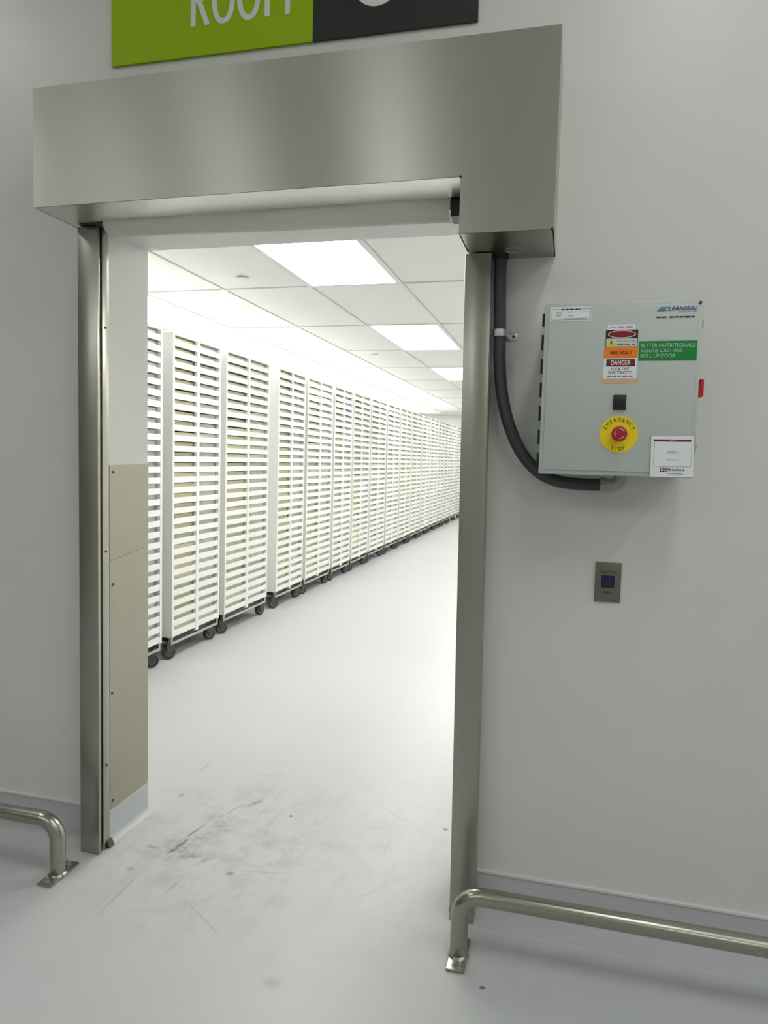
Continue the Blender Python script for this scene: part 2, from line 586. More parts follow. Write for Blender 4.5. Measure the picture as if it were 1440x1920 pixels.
cove_run('baseboard_left', FX0, -1.583)
cove_run('baseboard_right', -0.222, FX1)
bm = bmesh.new()
bm_prism(bm, [(JL - p[0], p[1]) for p in cove_profile(0.022, 0.004, 0.118)], 'y', -0.004, T + 0.004)
struct(obj('baseboard_jamb', bm, 'cove_grey', smooth=True))
bm = bmesh.new()
bm_prism(bm, [(JR + p[0], p[1]) for p in cove_profile(0.004, 0.002, 0.118)], 'y', 0.004, T + 0.002)
struct(obj('baseboard_jamb_right', bm, 'cove_grey', smooth=True))
struct(box('trim_2', (FX0, -1.585, -0.009, 0.001, ZB - 0.003, ZB + 0.004), 'caulk_white'), 'white sealant line above the left baseboard')
struct(box('trim_3', (-0.222, FX1, -0.009, 0.001, ZB - 0.003, ZB + 0.004), 'caulk_white'), 'white sealant line above the right baseboard')

# ------------------------------------------------------------------ stainless roll-up door hood
HX0, HX1, HY = -1.603, -0.062, -0.253
HZ1, HZ0, HZN, HXN = 2.469, 2.121, 1.977, -0.302
hood = thing('door_hood', 'brushed stainless steel roll-up door housing with lower right drive box', 'door hood', (HX0, 0, HZ0))


def hood_part(name, bm, mat):
    return local(obj(name, bm, mat), hood)


th = 0.003
bm = bmesh.new()
bm_prism(bm, [(HX0, HZ0), (HXN, HZ0), (HXN, HZN), (HX1, HZN), (HX1, HZ1), (HX0, HZ1)], 'y', HY, HY + th)
tri_ngons(bm)
hood_part('front_panel', bm, 'steel_hood')
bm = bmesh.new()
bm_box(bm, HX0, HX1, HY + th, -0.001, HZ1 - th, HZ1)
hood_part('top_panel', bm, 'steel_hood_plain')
bm = bmesh.new()
bm_box(bm, HX0, HX0 + th, HY + th, -0.001, HZ0, HZ1 - th)
hood_part('end_panel', bm, 'steel_hood')
bm = bmesh.new()
bm_box(bm, HX1 - th, HX1, HY + th, -0.001, HZN, HZ1 - th)
hood_part('end_panel', bm, 'steel_hood')
bm = bmesh.new()
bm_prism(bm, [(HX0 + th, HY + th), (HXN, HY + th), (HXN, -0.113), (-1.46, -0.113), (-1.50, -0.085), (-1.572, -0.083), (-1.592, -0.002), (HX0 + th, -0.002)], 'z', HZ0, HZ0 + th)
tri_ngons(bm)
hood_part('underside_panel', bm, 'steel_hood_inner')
bm = bmesh.new()
bm_box(bm, HXN, HXN + th, HY + th, -0.081, HZN, HZ0)
hood_part('drive_box_side', bm, 'steel_hood')
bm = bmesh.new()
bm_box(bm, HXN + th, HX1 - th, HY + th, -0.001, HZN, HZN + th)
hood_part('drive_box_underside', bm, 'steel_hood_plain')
# knock-out ring on the drive box underside, corner notches
bm = bmesh.new()
prof = [(0.0235, 0), (0.0235, 0.0022), (0.0265, 0.0022), (0.0265, 0)]
bm_lathe(bm, (-0.172, -0.085, HZN), 'z', -1, prof + prof[:1], 32)
o = hood_part('knockout_ring', bm, 'zinc')
for x, z in ((HXN, HZ0), (HX1 - 0.004, HZN)):
    bm = bmesh.new()
    bm_cyl(bm, (x, HY - 0.0004, z), 'y', 0.0035, 0.004, 12)
    hood_part('corner_relief', bm, 'dark_slot')
# black blocks stand in for the shade in the gaps around the curtain
bm = bmesh.new()
bm_box(bm, -1.575, HXN - 0.002, -0.104, -0.002, HZ0 + 0.075, HZ0 + 0.085)
hood_part('gap_shade_sheet', bm, 'dark_slot')
bm = bmesh.new()
bm_box(bm, -0.352, HXN - 0.001, -0.10, -0.03, 2.074, HZ0 + 0.05)
hood_part('gap_shade_block', bm, 'black_plastic')
bm = bmesh.new()
bm_box(bm, -1.560, -1.478, -0.10, -0.03, 2.1185, HZ0 + 0.05)
hood_part('gap_shade_block', bm, 'black_plastic')

# rolled-up curtain hem hanging in the slot
cur = thing('door_curtain', 'off-white fabric door curtain rolled up under the steel housing', 'door curtain', (-1.47, -0.065, 2.085))
bm = bmesh.new()
NX, NA = 48, 14
X0c, X1c = -1.472, -0.356
rings = []
for i in range(NX + 1):
    t = i / NX
    x = X0c + (X1c - X0c) * t
    zb = 2.084 - 0.014 * t + 0.002 * math.sin(t * 9)
    wv = 0.003 * math.sin(t * 23 + 1) + 0.002 * math.sin(t * 51)
    hh = 0.050 + 0.006 * math.exp(-((t - 0.93) / 0.05) ** 2) + 0.006 * math.exp(-(t / 0.06) ** 2) - 0.007 * math.exp(-((t - 0.80) / 0.05) ** 2)
    ring = []
    prof = []
    for k in range(18):
        a = math.radians(-70 + 200 * k / 17)
        fl = 1.0 + 0.05 * math.sin(3 * a + t * 11) + 12 * wv * math.cos(2 * a + 1)
        prof.append((-0.058 - (0.043 + wv) * math.cos(a) * fl, zb + 0.043 - 0.043 * math.sin(a) * (1 if math.sin(a) > 0 else fl)))
    rings.append([bm.verts.new((x + 1.47, p[0] + 0.065, p[1] - 2.085)) for p in prof])
for a, b_ in zip(rings, rings[1:]):
    for k in range(len(a) - 1):
        bm.faces.new((a[k], a[k + 1], b_[k + 1], b_[k]))
obj('hem', bm, 'curtain_fabric', cur, smooth=True)
bm = bmesh.new()
bm_box(bm, X0c + 1.47, X1c + 1.47, 0.025, 0.029, 0.055, 0.08)
obj('curtain_sheet', bm, 'curtain_fabric', cur)

# ------------------------------------------------------------------ side guides
GT = HZ0 - 0.004


def side_guide(label, x_in, s, top, tilt=0.0, z_extra=0.0):
    """x_in: inner edge; s=+1: body extends to -x (left guide), s=-1: to +x"""
    g = thing('door_guide', label, 'door guide', (x_in, 0, 0))
    W = 0.074

    def bx(a, b_):
        return (min(-s * a, -s * b_), max(-s * a, -s * b_))
    bm = bmesh.new()
    bm_box(bm, *bx(0.0, W), -0.080, -0.067, 0.002, top, bevel=0.0015)
    obj('front_plate', bm, 'steel_guide', g, smooth=True)
    bm = bmesh.new()
    bm_box(bm, *bx(0.022, W - 0.002), -0.067, -0.051, 0.004, top - 0.001)
    obj('brush_slot', bm, 'dark_slot', g)
    bm = bmesh.new()
    bm_box(bm, *bx(0.003, W - 0.001), -0.051, -0.016, 0.002, top, bevel=0.001)
    obj('rear_channel', bm, 'steel_guide', g, smooth=True)
    bm = bmesh.new()
    bm_box(bm, *bx(0.018, W - 0.004), -0.016, 0.0, 0.002, top)
    obj('wall_gap_shade', bm, 'dark_slot', g)  # near-black strip stands in for the shaded gap to the wall
    # foot clip at the floor
    bm = bmesh.new()
    bm_prism(bm, [(s * 0.0, 0.001), (s * 0.010, 0.001), (s * 0.006, 0.008), (-s * 0.001, 0.024), (-s * 0.006, 0.024)], 'y', -0.034, -0.006)
    obj('foot_clip', bm, 'caster_fork', g)
    for z in (0.30, 1.05, 1.80):
        bm = bmesh.new()
        bm_cyl(bm, (s * -0.003, -0.034, z), 'x' if s > 0 else '-x', 0.0045, 0.002, 12)
        obj('screw', bm, 'screw_dark', g)
    g.rotation_euler = (0, tilt, 0)
    return g


side_guide('stainless steel curtain guide post on the left edge of the doorway', -1.509, 1, GT)
side_guide('stainless steel curtain guide post on the right edge, below the drive box', -0.2895, -1, HZN - 0.003, tilt=-0.0098)

# ------------------------------------------------------------------ jamb cladding sheets
jp = thing('jamb_panel', 'satin stainless kick sheets screwed on the left door reveal', 'steel panel', (JL, 0, 0.10))
for (z0l, z0r, z1l, z1r) in ((0.104, 0.102, 1.010, 1.040), (1.012, 1.042, 1.343, 1.347)):
    bm = bmesh.new()
    lo = [(0.003, z0l - 0.10), (0.238, z0r - 0.10), (0.238, z1r - 0.10), (0.003, z1l - 0.10)]
    bm_prism(bm, lo, 'x', 0.0, 0.0025)
    obj('sheet', bm, 'steel_satin', jp)
for y, z in ((0.023, 1.319), (0.022, 0.926), (0.014, 0.540), (0.016, 0.148)):
    bm = bmesh.new()
    bm_cyl(bm, (0.0024, y, z - 0.10), 'x', 0.0052, 0.002, 12)
    obj('screw', bm, 'screw_dark', jp)
bm = bmesh.new()
bm_box(bm, 0.0, 0.0045, 0.003, 0.236, 0.000, 0.0035)
obj('sealant', bm, 'cove_grey', jp)
bm = bmesh.new()
bm_prism(bm, [(0.003, 0.088), (0.238, 0.130), (0.238, 0.132), (0.003, 0.090)], 'x', 0.0, 0.0032)
obj('fold_line', bm, 'steel_satin', jp)

# ------------------------------------------------------------------ writing helpers
def text_mesh(body, shear=0.0, bold=0.0):
    cu = bpy.data.curves.new('lettering', 'FONT')
    cu.body = body
    cu.size = 1.0
    cu.shear = shear
    cu.offset = bold
    cu.resolution_u = 3
    o = bpy.data.objects.new('lettering_tmp', cu)
    COL.objects.link(o)
    bpy.context.view_layer.update()
    dg = bpy.context.evaluated_depsgraph_get()
    me = bpy.data.meshes.new_from_object(o.evaluated_get(dg))
    bpy.data.objects.remove(o)
    bpy.data.curves.remove(cu)
    return me


def text_box(name, body, x0, x1, z0, z1, y, mat, parent, shear=0.0, bold=0.0):
    """lettering stretched to fill a rectangle on a wall-parallel plane facing -y"""
    me = text_mesh(body, shear, bold)
    xs_ = [v.co.x for v in me.vertices]
    ys_ = [v.co.y for v in me.vertices]
    ax, bx_, ay, by = min(xs_), max(xs_), min(ys_), max(ys_)
    for v in me.vertices:
        v.co = (x0 + (v.co.x - ax) / (bx_ - ax) * (x1 - x0), y, z0 + (v.co.y - ay) / (by - ay) * (z1 - z0))
    me.materials.clear()
    me.materials.append(MAT[mat])
    return link(name, me, parent)


def arc_text(name, body, cx, cz, r, h, a_mid, step, y, mat, parent, flip=False):
    bm = bmesh.new()
    n = len(body)
    for i, ch in enumerate(body):
        me = text_mesh(ch, bold=0.0 if ch == "M" else 0.008)
        xs_ = [v.co.x for v in me.vertices]
        mid = (min(xs_) + max(xs_)) / 2
        k = i - (n - 1) / 2
        a = a_mid - k * step if not flip else a_mid + k * step
        vs_ = []
        for v in me.vertices:
            u, q = (v.co.x - mid) * h / 0.7 * 0.82, v.co.y * h / 0.7
            if not flip:
                rr, tx, tz = r + q, math.sin(a), -math.cos(a)
            else:
                rr, tx, tz = r - q, -math.sin(a), math.cos(a)
            vs_.append(bm.verts.new((cx + math.cos(a) * rr + tx * u, y, cz + math.sin(a) * rr + tz * u)))
        for p in me.polygons:
            try:
                bm.faces.new([vs_[q] for q in p.vertices])
            except ValueError:
                pass
        bpy.data.meshes.remove(me)
    return obj(name, bm, mat, parent)


def bars(name, rects, y, mat, parent):
    bm = bmesh.new()
    for (x0, x1, z0, z1) in rects:
        bm_box(bm, x0, x1, y - 0.0002, y + 0.0002, z0, z1)
    return obj(name, bm, mat, parent)


def words(x0, x1, zc, h, rnd, gap=0.25):
    """short dashes for print too small to read"""
    out, x = [], x0
    while x < x1:
        wd = rnd.uniform(2.0, 5.5) * h
        out.append((x, min(x1, x + wd), zc - h / 2, zc + h / 2))
        x += wd + h * 0.8
    return out


# ------------------------------------------------------------------ control enclosure
EX0, EX1, EZ0, EZ1, EY = -0.0770, 0.3085, 1.361, 1.8055, -0.196
enc = thing('control_enclosure', 'grey metal electrical control box mounted on the wall right of the door', 'control box', (EX0, 0, EZ0))


def ep(name, bm, mat, parent=None, smooth=False):
    o = obj(name, bm, mat, None, smooth)
    if parent is None:
        return local(o, enc)
    o.parent = parent
    return o


def elocal(o):
    return local(o, enc)


bm = bmesh.new()
bm_box(bm, EX0 + 0.006, EX1 - 0.006, EY + 0.028, -0.001, EZ0 + 0.006, EZ1 - 0.006, bevel=0.003)
ep('body', bm, 'enclosure_paint', smooth=True)
bm = bmesh.new()
# door: a shallow lid with a rolled edge
bm_box(bm, EX0, EX1, EY + 0.004, EY + 0.027, EZ0, EZ1, bevel=0.004)
bm_box(bm, EX0 + 0.010, EX1 - 0.010, EY, EY + 0.012, EZ0 + 0.011, EZ1 - 0.011, bevel=0.0038)
ep('door', bm, 'enclosure_paint', smooth=True)
for za, zb in ((1.7815, 1.7489), (1.7265, 1.6868), (1.6644, 1.6245), (1.6019, 1.5636), (1.541, 1.5025), (1.4779, 1.4393), (1.4164, 1.3793)):
    bm = bmesh.new()
    bm_cyl(bm, (EX0 - 0.003, EY + 0.016, zb), 'z', 0.0032, za - zb, 10)
    ep('hinge_knuckle', bm, 'black_plastic')
for (za, zb) in ((1.757, 1.7395), (1.4475, 1.4315)):
    bm = bmesh.new()
    bm_box(bm, EX1 - 0.004, EX1 + 0.003, EY + 0.006, EY + 0.03, zb, za, bevel=0.001)
    ep('clamp', bm, 'fitting_grey')
bm = bmesh.new()
bm_cyl(bm, (EX1 - 0.0075, EY + 0.0045, EZ1 - 0.0075), '-y', 0.0034, 0.004, 14)
ep('corner_screw', bm, 'screw_dark')
# disconnect handle on the right flank
bm = bmesh.new()
bm_prism(bm, [(EX1 - 0.001, 1.5655), (EX1 + 0.013, 1.567), (EX1 + 0.0125, 1.609), (EX1 + 0.005, 1.6105)], 'y', EY + 0.012, EY + 0.05)
ep('disconnect_handle', bm, 'red_handle')
bm = bmesh.new()
bm_box(bm, EX1 - 0.008, EX1 + 0.004, EY + 0.05, EY + 0.10, 1.555, 1.62, bevel=0.002)
ep('disconnect_base', bm, 'black_plastic', smooth=True)

YF = EY - 0.0006        # decal planes in front of the lid
YT = EY - 0.0012
rnd = random.Random(4)


def decal(name, x0, x1, z0, z1, mat, parent=None, y=None, dep=0.0008, skew=0.0):
    """thin sticker; skew lifts its right edge"""
    yy = (EY - 0.0004 if y is None else y)
    bm = bmesh.new()
    bm_prism(bm, [(x0, z0), (x1, z0 + skew), (x1, z1 + skew), (x0, z1)], 'y', yy - dep / 2, yy + dep / 2)
    o = obj(name, bm, mat)
    if parent is None:
        return elocal(o)
    # parent is a child of enc and its mesh is kept in world coordinates
    o.parent = parent
    return o


# spec label, top left
lab = decal('rating_label', -0.0635, 0.0405, 1.7585, 1.7945, 'label_white')
lab['label'] = 'small white rating label with black border'
rs = []
X0, X1, Z0, Z1 = -0.0590, 0.0385, 1.7615, 1.7895
for r in ((X0, X1, Z0, Z0 + 0.0006), (X0, -0.0385, Z1 - 0.0006, Z1), (0.016, X1, Z1 - 0.0006, Z1), (X0, X0 + 0.0008, Z0, Z1), (X1 - 0.0006, X1, Z0, Z1)):
    rs.append(r)
bars('border', rs, YT, 'ink_black', lab)
bars('print', words(-0.036, 0.0135, 1.7885, 0.0032, rnd), YT, 'ink_black', lab)
rs = []
for zc in (1.7815, 1.7765, 1.7715):
    for xa, xb in ((-0.049, -0.034), (-0.019, -0.003), (0.012, 0.031)):
        if rnd.random() < 0.85:
            rs += words(xa, xb, zc, 0.0012, rnd)
rs += words(-0.026, 0.030, 1.7645, 0.0016, rnd)
bars('print', rs, YT, 'ink_grey', lab)

# maker's logo, top right
lg = elocal(text_box('maker_logo', 'CLEANSEAL', 0.2165, 0.2945, 1.7795, 1.7885, YT, 'logo_blue', None, shear=0.25, bold=0.02))
bm = bmesh.new()
for k in range(5):
    z = 1.7785 + k * 0.0022
    bm_prism(bm, [(0.1985 + 0.002 * k, z), (0.2175, z), (0.2185, z + 0.0016), (0.2005 + 0.002 * k, z + 0.0012)], 'y', YT - 0.0002, YT + 0.0002)
obj('swoosh', bm, 'logo_light_blue', lg)
text_box('lettering', 'DOOR SYSTEMS', 0.2490, 0.2940, 1.7742, 1.7775, YT, 'logo_blue', lg, shear=0.2)
bars('print', words(0.1990, 0.2225, 1.7632, 0.0030, rnd) + words(0.2300, 0.2905, 1.7632, 0.0030, rnd), YT, 'ink_black', lg)

# caution strip
lab = decal('strip_label', 0.0820, 0.1500, 1.7335, 1.7465, 'label_white', skew=0.0005)
bars('print', words(0.0880, 0.1040, 1.7405, 0.0048, rnd), YT, 'ink_faint', lab)
bars('print', words(0.1080, 0.1440, 1.7405, 0.0048, rnd), YT, 'pink_mark', lab)

# high voltage label
lab = decal('voltage_label', 0.0785, 0.1570, 1.6905, 1.7335, 'ink_black')
bars('field', [(0.0800, 0.1555, 1.6915, 1.7120)], YF - 0.0003, 'label_cream', lab)
for nm, rx, rz, mt, yy in (('oval_rim', 0.0340, 0.0098, 'label_white', YF - 0.0002), ('oval', 0.0318, 0.0082, 'sticker_red', YF - 0.0006)):
    bm = bmesh.new()
    bm_prism(bm, [(0.1178 + rx * math.cos(2 * math.pi * k / 40), 1.7227 + rz * math.sin(2 * math.pi * k / 40)) for k in range(40)], 'y', yy - 0.0002, yy + 0.0002)
    obj(nm, bm, mt, lab)
bm = bmesh.new()
bm_prism(bm, [(0.0815, 1.6930), (0.1035, 1.6930), (0.0925, 1.7095)], 'y', YT - 0.0004, YT)
tri = obj('hazard_triangle', bm, 'hazard_yellow', lab)
bm = bmesh.new()
bm_prism(bm, [(0.0917, 1.7065), (0.0942, 1.7065), (0.0930, 1.7025), (0.0952, 1.7025), (0.0918, 1.6945), (0.0924, 1.7000), (0.0902, 1.7000)], 'y', YT - 0.0010, YT - 0.0006)
tri_ngons(bm)
obj('bolt_symbol', bm, 'ink_black', lab)
text_box('lettering', 'HIGH VOLTAGE', 0.1065, 0.1525, 1.7040, 1.7085, YT, 'ink_grey', lab, bold=0.01)
bars('print', words(0.1070, 0.1515, 1.6965, 0.0042, rnd), YT, 'ink_grey', lab)

# orange voltage sticker
lab = decal('volt_sticker', 0.0765, 0.1585, 1.6630, 1.6905, 'sticker_orange', y=EY - 0.0009)
text_box('lettering', '480 VOLT', 0.0905, 0.1450, 1.6715, 1.6810, YT - 0.0006, 'ink_maroon', lab, bold=0.02)

# lock-out label
lab = decal('lockout_label', 0.0770, 0.1575, 1.6110, 1.6625, 'label_white')
bm = bmesh.new()
bm_box(bm, 0.0830, 0.1530, YT - 0.0002, YT + 0.0002, 1.6415, 1.6598)
rd = obj('header', bm, 'ink_black', lab)
bm = bmesh.new()
bm_prism(bm, [(0.118 + 0.0335 * math.copysign(abs(math.cos(a)) ** 0.5, math.cos(a)), 1.65065 + 0.0080 * math.copysign(abs(math.sin(a)) ** 0.6, math.sin(a))) for a in [2 * math.pi * k / 32 for k in range(32)]], 'y', YT - 0.0006, YT - 0.0003)
obj('oval', bm, 'sticker_red', lab)
text_box('lettering', 'DANGER', 0.0945, 0.1420, 1.6445, 1.6568, YT - 0.0010, 'label_white', lab, bold=0.012)
text_box('lettering', 'LOCK OUT', 0.0960, 0.1400, 1.6318, 1.6388, YT, 'ink_black', lab, bold=0.015)
text_box('lettering', 'ELECTRICITY', 0.0895, 0.1460, 1.6220, 1.6295, YT, 'ink_black', lab, bold=0.015)
bars('print', words(0.0870, 0.1495, 1.6165, 0.0032, rnd), YT, 'ink_grey', lab)
# peeled tan sticker
lab = decal('tan_sticker', 0.0715, 0.1615, 1.5985, 1.6105, 'sticker_tan', skew=0.0003)
lab['label'] = 'tan sticker residue strip'

# green asset label
lab = decal('asset_label', 0.1605, 0.2985, 1.6555, 1.7045, 'sticker_green')
text_box('lettering', 'BETTER NUTRITIONALS', 0.1645, 0.2925, 1.6885, 1.6985, YT, 'mint_ink', lab)
text_box('lettering', 'ASSET# CR01-R01', 0.1650, 0.2620, 1.6755, 1.6850, YT, 'mint_ink', lab)
text_box('lettering', 'ROLL UP DOOR', 0.1655, 0.2485, 1.6630, 1.6725, YT, 'mint_ink', lab)

# black push button
bm = bmesh.new()
bm_box(bm, 0.1045, 0.1365, EY - 0.004, EY + 0.001, 1.5305, 1.5690, bevel=0.0015)
pb = ep('push_button', bm, 'black_plastic', smooth=True)
bm = bmesh.new()
bm_box(bm, 0.1075, 0.1335, EY - 0.010, EY - 0.003, 1.5335, 1.5630, bevel=0.002)
o = obj('button_cap', bm, 'black_plastic', pb, smooth=True)

# emergency stop
CX, CZ, CR = 0.1222, 1.4685, 0.0470
bm = bmesh.new()
bm_cyl(bm, (CX, EY + 0.0005, CZ), '-y', CR, 0.0022, 64)
es = ep('emergency_stop_plate', bm, 'yellow_plate', smooth=True)
es['label'] = 'round yellow emergency stop legend plate'
arc_text('lettering', 'EMERGENCY', CX, CZ, 0.0325, 0.0100, math.pi / 2, 0.285, EY - 0.0021, 'ink_black', es)
arc_text('lettering', 'STOP', CX, CZ, 0.0425, 0.0095, -math.pi / 2, 0.26, EY - 0.0021, 'ink_black', es, flip=True)
bm = bmesh.new()
bm_lathe(bm, (CX, EY - 0.0016, CZ), 'y', -1, [(0, 0), (0.0125, 0), (0.0125, 0.012), (0.0175, 0.0145), (0.0193, 0.019), (0.0190, 0.026), (0.0165, 0.0295), (0.0150, 0.0305), (0, 0.0315)], 40)
mb = ep('mushroom_button', bm, 'red_plastic', smooth=True)
bm = bmesh.new()
for a0 in (0.35, 2.45, 4.54):
    n = 10
    inn, out = [], []
    for k in range(n + 1):
        a = a0 + 1.45 * k / n
        wd = 0.0016 * math.sin(math.pi * (k + 0.4) / (n + 0.8))
        for lst, rr in ((inn, 0.0120 - wd), (out, 0.0120 + wd)):
            lst.append((CX + rr * math.cos(a), CZ + rr * math.sin(a)))
    bm_prism(bm, inn + out[::-1], 'y', EY - 0.0340, EY - 0.0325)
tri_ngons(bm)
obj('twist_arrows', bm, 'pink_mark', mb)

# paper lot tag taped to the lower right corner
bm = bmesh.new()
bm_prism(bm, [(0.2030, 1.3620), (0.3065, 1.3635), (0.3020, 1.4665), (0.2015, 1.4650)], 'y', EY - 0.0030, EY - 0.0022)
tg = ep('lot_tag', bm, 'paper_white')
tg['label'] = 'white paper tag taped over the lower right corner'
YP = EY - 0.0034
bars('header', [(0.2085, 0.2445, 1.4520, 1.4572), (0.2625, 0.2970, 1.4522, 1.4574)], YP, 'ink_maroon', tg)
bars('header', [(0.2445, 0.2625, 1.4521, 1.4573)], YP, 'ink_black', tg)
text_box('lettering', 'LOT #', 0.2465, 0.2605, 1.4530, 1.4562, YP - 0.0004, 'label_white', tg)
bars('border', [(0.2100, 0.2106, 1.3890, 1.4520), (0.2985, 0.2991, 1.3905, 1.4520), (0.2100, 0.2991, 1.3890, 1.3897)], YP, 'ink_grey', tg)
bars('print', words(0.2420, 0.2680, 1.4250, 0.0060, rnd) + words(0.2400, 0.2700, 1.4060, 0.0030, rnd), YP, 'ink_faint', tg)
bars('logo_block', [(0.2268, 0.2425, 1.3752, 1.3860)], YP, 'ink_maroon', tg)
text_box('lettering', 'BG', 0.2285, 0.2410, 1.3770, 1.3842, YP - 0.0004, 'label_white', tg, bold=0.01)
text_box('lettering', 'Branford', 0.2455, 0.2840, 1.3780, 1.3850, YP, 'ink_black', tg, bold=0.02)
bars('print', words(0.2450, 0.2820, 1.3705, 0.0018, rnd), YP, 'ink_grey', tg)


# ------------------------------------------------------------------ flexible conduit and fittings
cd = thing('conduit', 'dark grey flexible conduit curving from the drive box to the control box', 'conduit', (-0.2, -0.05, 1.35))
yc = -0.055
path = [(-0.211, yc, HZN + 0.01), (-0.211, yc, 1.93), (-0.209, yc, 1.855), (-0.206, yc, 1.755), (-0.203, yc, 1.672), (-0.193, yc, 1.585), (-0.170, yc, 1.497), (-0.132, yc, 1.418), (-0.082, yc, 1.364), (-0.030, yc, 1.340), (0.030, yc, 1.333), (0.099, yc, 1.333)]
bm = bmesh.new()
bm_tube(bm, [(p[0] + 0.2, p[1] + 0.05, p[2] - 1.35) for p in smooth_path(path, 8)], 0.0172, 24)
obj('hose', bm, 'conduit_grey', cd, smooth=True)
bm = bmesh.new()
bm_cyl(bm, (-0.211 + 0.2, yc + 0.05, HZN - 1.35), '-z', 0.0215, 0.016, 8)
obj('top_fitting', bm, 'black_plastic', cd)
bm = bmesh.new()
bm_cyl(bm, (0.088 + 0.2, yc + 0.05, 1.333 - 1.35), 'x', 0.0205, 0.012, 8)
bm_cyl(bm, (0.100 + 0.2, yc + 0.05, 1.333 - 1.35), 'x', 0.0185, 0.006, 20)
obj('compression_nut', bm, 'fitting_grey', cd)
bm = bmesh.new()
el = [(0.104, yc, 1.333), (0.118, yc, 1.333), (0.130, yc, 1.336), (0.138, yc, 1.344), (0.141, yc, 1.356), (0.141, yc, 1.364)]
bm_tube(bm, [(p[0] + 0.2, p[1] + 0.05, p[2] - 1.35) for p in smooth_path(el, 5)], 0.0178, 24)
obj('elbow', bm, 'fitting_grey', cd, smooth=True)
st = thing('pipe_strap', 'galvanised one-hole strap holding the dark conduit to the wall', 'pipe strap', (-0.205, -0.001, 1.755))
bm = bmesh.new()
pts_o, pts_i = [], []
for k in range(17):
    a = math.pi * k / 16
    pts_o.append((0.0205 * math.cos(a) - 0.001, -0.054 - 0.0205 * math.sin(a)))
    pts_i.append((0.0178 * math.cos(a) - 0.001, -0.054 - 0.0178 * math.sin(a)))
pr = [(0.0195, -0.0035)] + pts_o + [(-0.0215, -0.004)] + [(-0.0188, -0.004)] + pts_i[::-1] + [(0.0168, -0.0035)]
bm_prism(bm, pr, 'z', -0.0095, 0.0095)
tri_ngons(bm)
obj('band', bm, 'zinc', st, smooth=True)
bm = bmesh.new()
bm_box(bm, 0.0168, 0.046, -0.0036, 0.0, -0.0125, 0.0095, bevel=0.0012)
obj('ear', bm, 'zinc', st, smooth=True)
bm = bmesh.new()
bm_cyl(bm, (0.034, -0.0034, -0.001), '-y', 0.0042, 0.003, 14)
obj('screw', bm, 'screw_dark', st)

# ------------------------------------------------------------------ wave-to-open plate
wp = thing('wave_switch', 'small stainless touchless door switch plate below the control box', 'wall switch', (0.1247, 0, 1.0515))
bm = bmesh.new()
bm_box(bm, -0.0357, 0.0357, -0.006, -0.0005, -0.0575, 0.0575, bevel=0.002)
obj('plate', bm, 'steel_plate', wp, smooth=True)
bm = bmesh.new()
bm_box(bm, -0.0185, 0.0185, -0.0085, -0.004, -0.0160, 0.0205, bevel=0.002)
se = obj('sensor', bm, 'sensor_blue', wp, smooth=True)
se['label'] = 'dark blue sensor window'
bm = bmesh.new()
for k in range(5):
    bm_cyl(bm, (-0.009 + 0.0045 * k, -0.0084, -0.004 + 0.006 * (k % 2)), '-y', 0.0012, 0.0005, 8)
obj('hand_symbol', bm, 'logo_blue', se)
text_box('lettering', 'WAVE TO', -0.0225, 0.0225, 0.0265, 0.0335, -0.0063, 'ink_black', wp, bold=0.02)
text_box('lettering', 'OPEN', -0.0130, 0.0125, -0.0325, -0.0255, -0.0063, 'ink_black', wp, bold=0.02)
bars('print', [(0.0150, 0.0235, -0.0510, -0.0480)], -0.0063, 'ink_black', wp)

# ------------------------------------------------------------------ sign above the door
sg = thing('room_sign', 'green and black room name sign on the wall above the housing', 'sign', (-1.504, 0, 2.645))
SH = 0.62
bm = bmesh.new()
bm_box(bm, 0.0, 0.697, -0.010, -0.001, 0.0, SH, bevel=0.0008)
obj('green_panel', bm, 'sign_green', sg)
bm = bmesh.new()
bm_box(bm, 0.697, 1.198, -0.010, -0.001, 0.0, SH, bevel=0.0008)
obj('black_panel', bm, 'sign_black', sg)


def strokes(name, polys, wd, parent, mat, y):
    """letter drawn with flat strokes of one width, one mesh"""
    bm = bmesh.new()
    d = 0
    for pl, closed in polys:
        n = len(pl)
        L_, R_ = [], []
        for i in range(n):
            a = Vector(pl[(i - 1) % n] if (closed or i > 0) else pl[i])
            c_ = Vector(pl[(i + 1) % n] if (closed or i < n - 1) else pl[i])
            t = (c_ - a).normalized()
            nn = Vector((-t.y, t.x)) * wd / 2
            if 0 < i < n - 1 or closed:
                t1 = (Vector(pl[i]) - Vector(pl[(i - 1) % n])).normalized()
                nn = nn / max(0.55, t.dot(t1))
            L_.append(bm.verts.new((pl[i][0] + nn.x, y - d, pl[i][1] + nn.y)))
            R_.append(bm.verts.new((pl[i][0] - nn.x, y - d, pl[i][1] - nn.y)))
        for i in range(n if closed else n - 1):
            j = (i + 1) % n
            bm.faces.new((L_[i], L_[j], R_[j], R_[i]))
        d += 0.0001
    ret = bmesh.ops.extrude_face_region(bm, geom=list(bm.faces))
    bmesh.ops.translate(bm, verts=[v for v in ret['geom'] if isinstance(v, bmesh.types.BMVert)], vec=(0, -0.001, 0))
    return obj(name, bm, mat, parent)


LH, LZ = 0.170, 0.089
sw = 0.0165


def oval(cx, rx):
    r_ = []
    rz = LH / 2 - sw / 2 + 0.002
    for k in range(40):
        a = 2 * math.pi * k / 40
        r_.append((cx + (rx - sw / 2) * math.copysign(abs(math.cos(a)) ** 0.85, math.cos(a)), LZ + LH / 2 + rz * math.copysign(abs(math.sin(a)) ** 0.85, math.sin(a))))
    return r_


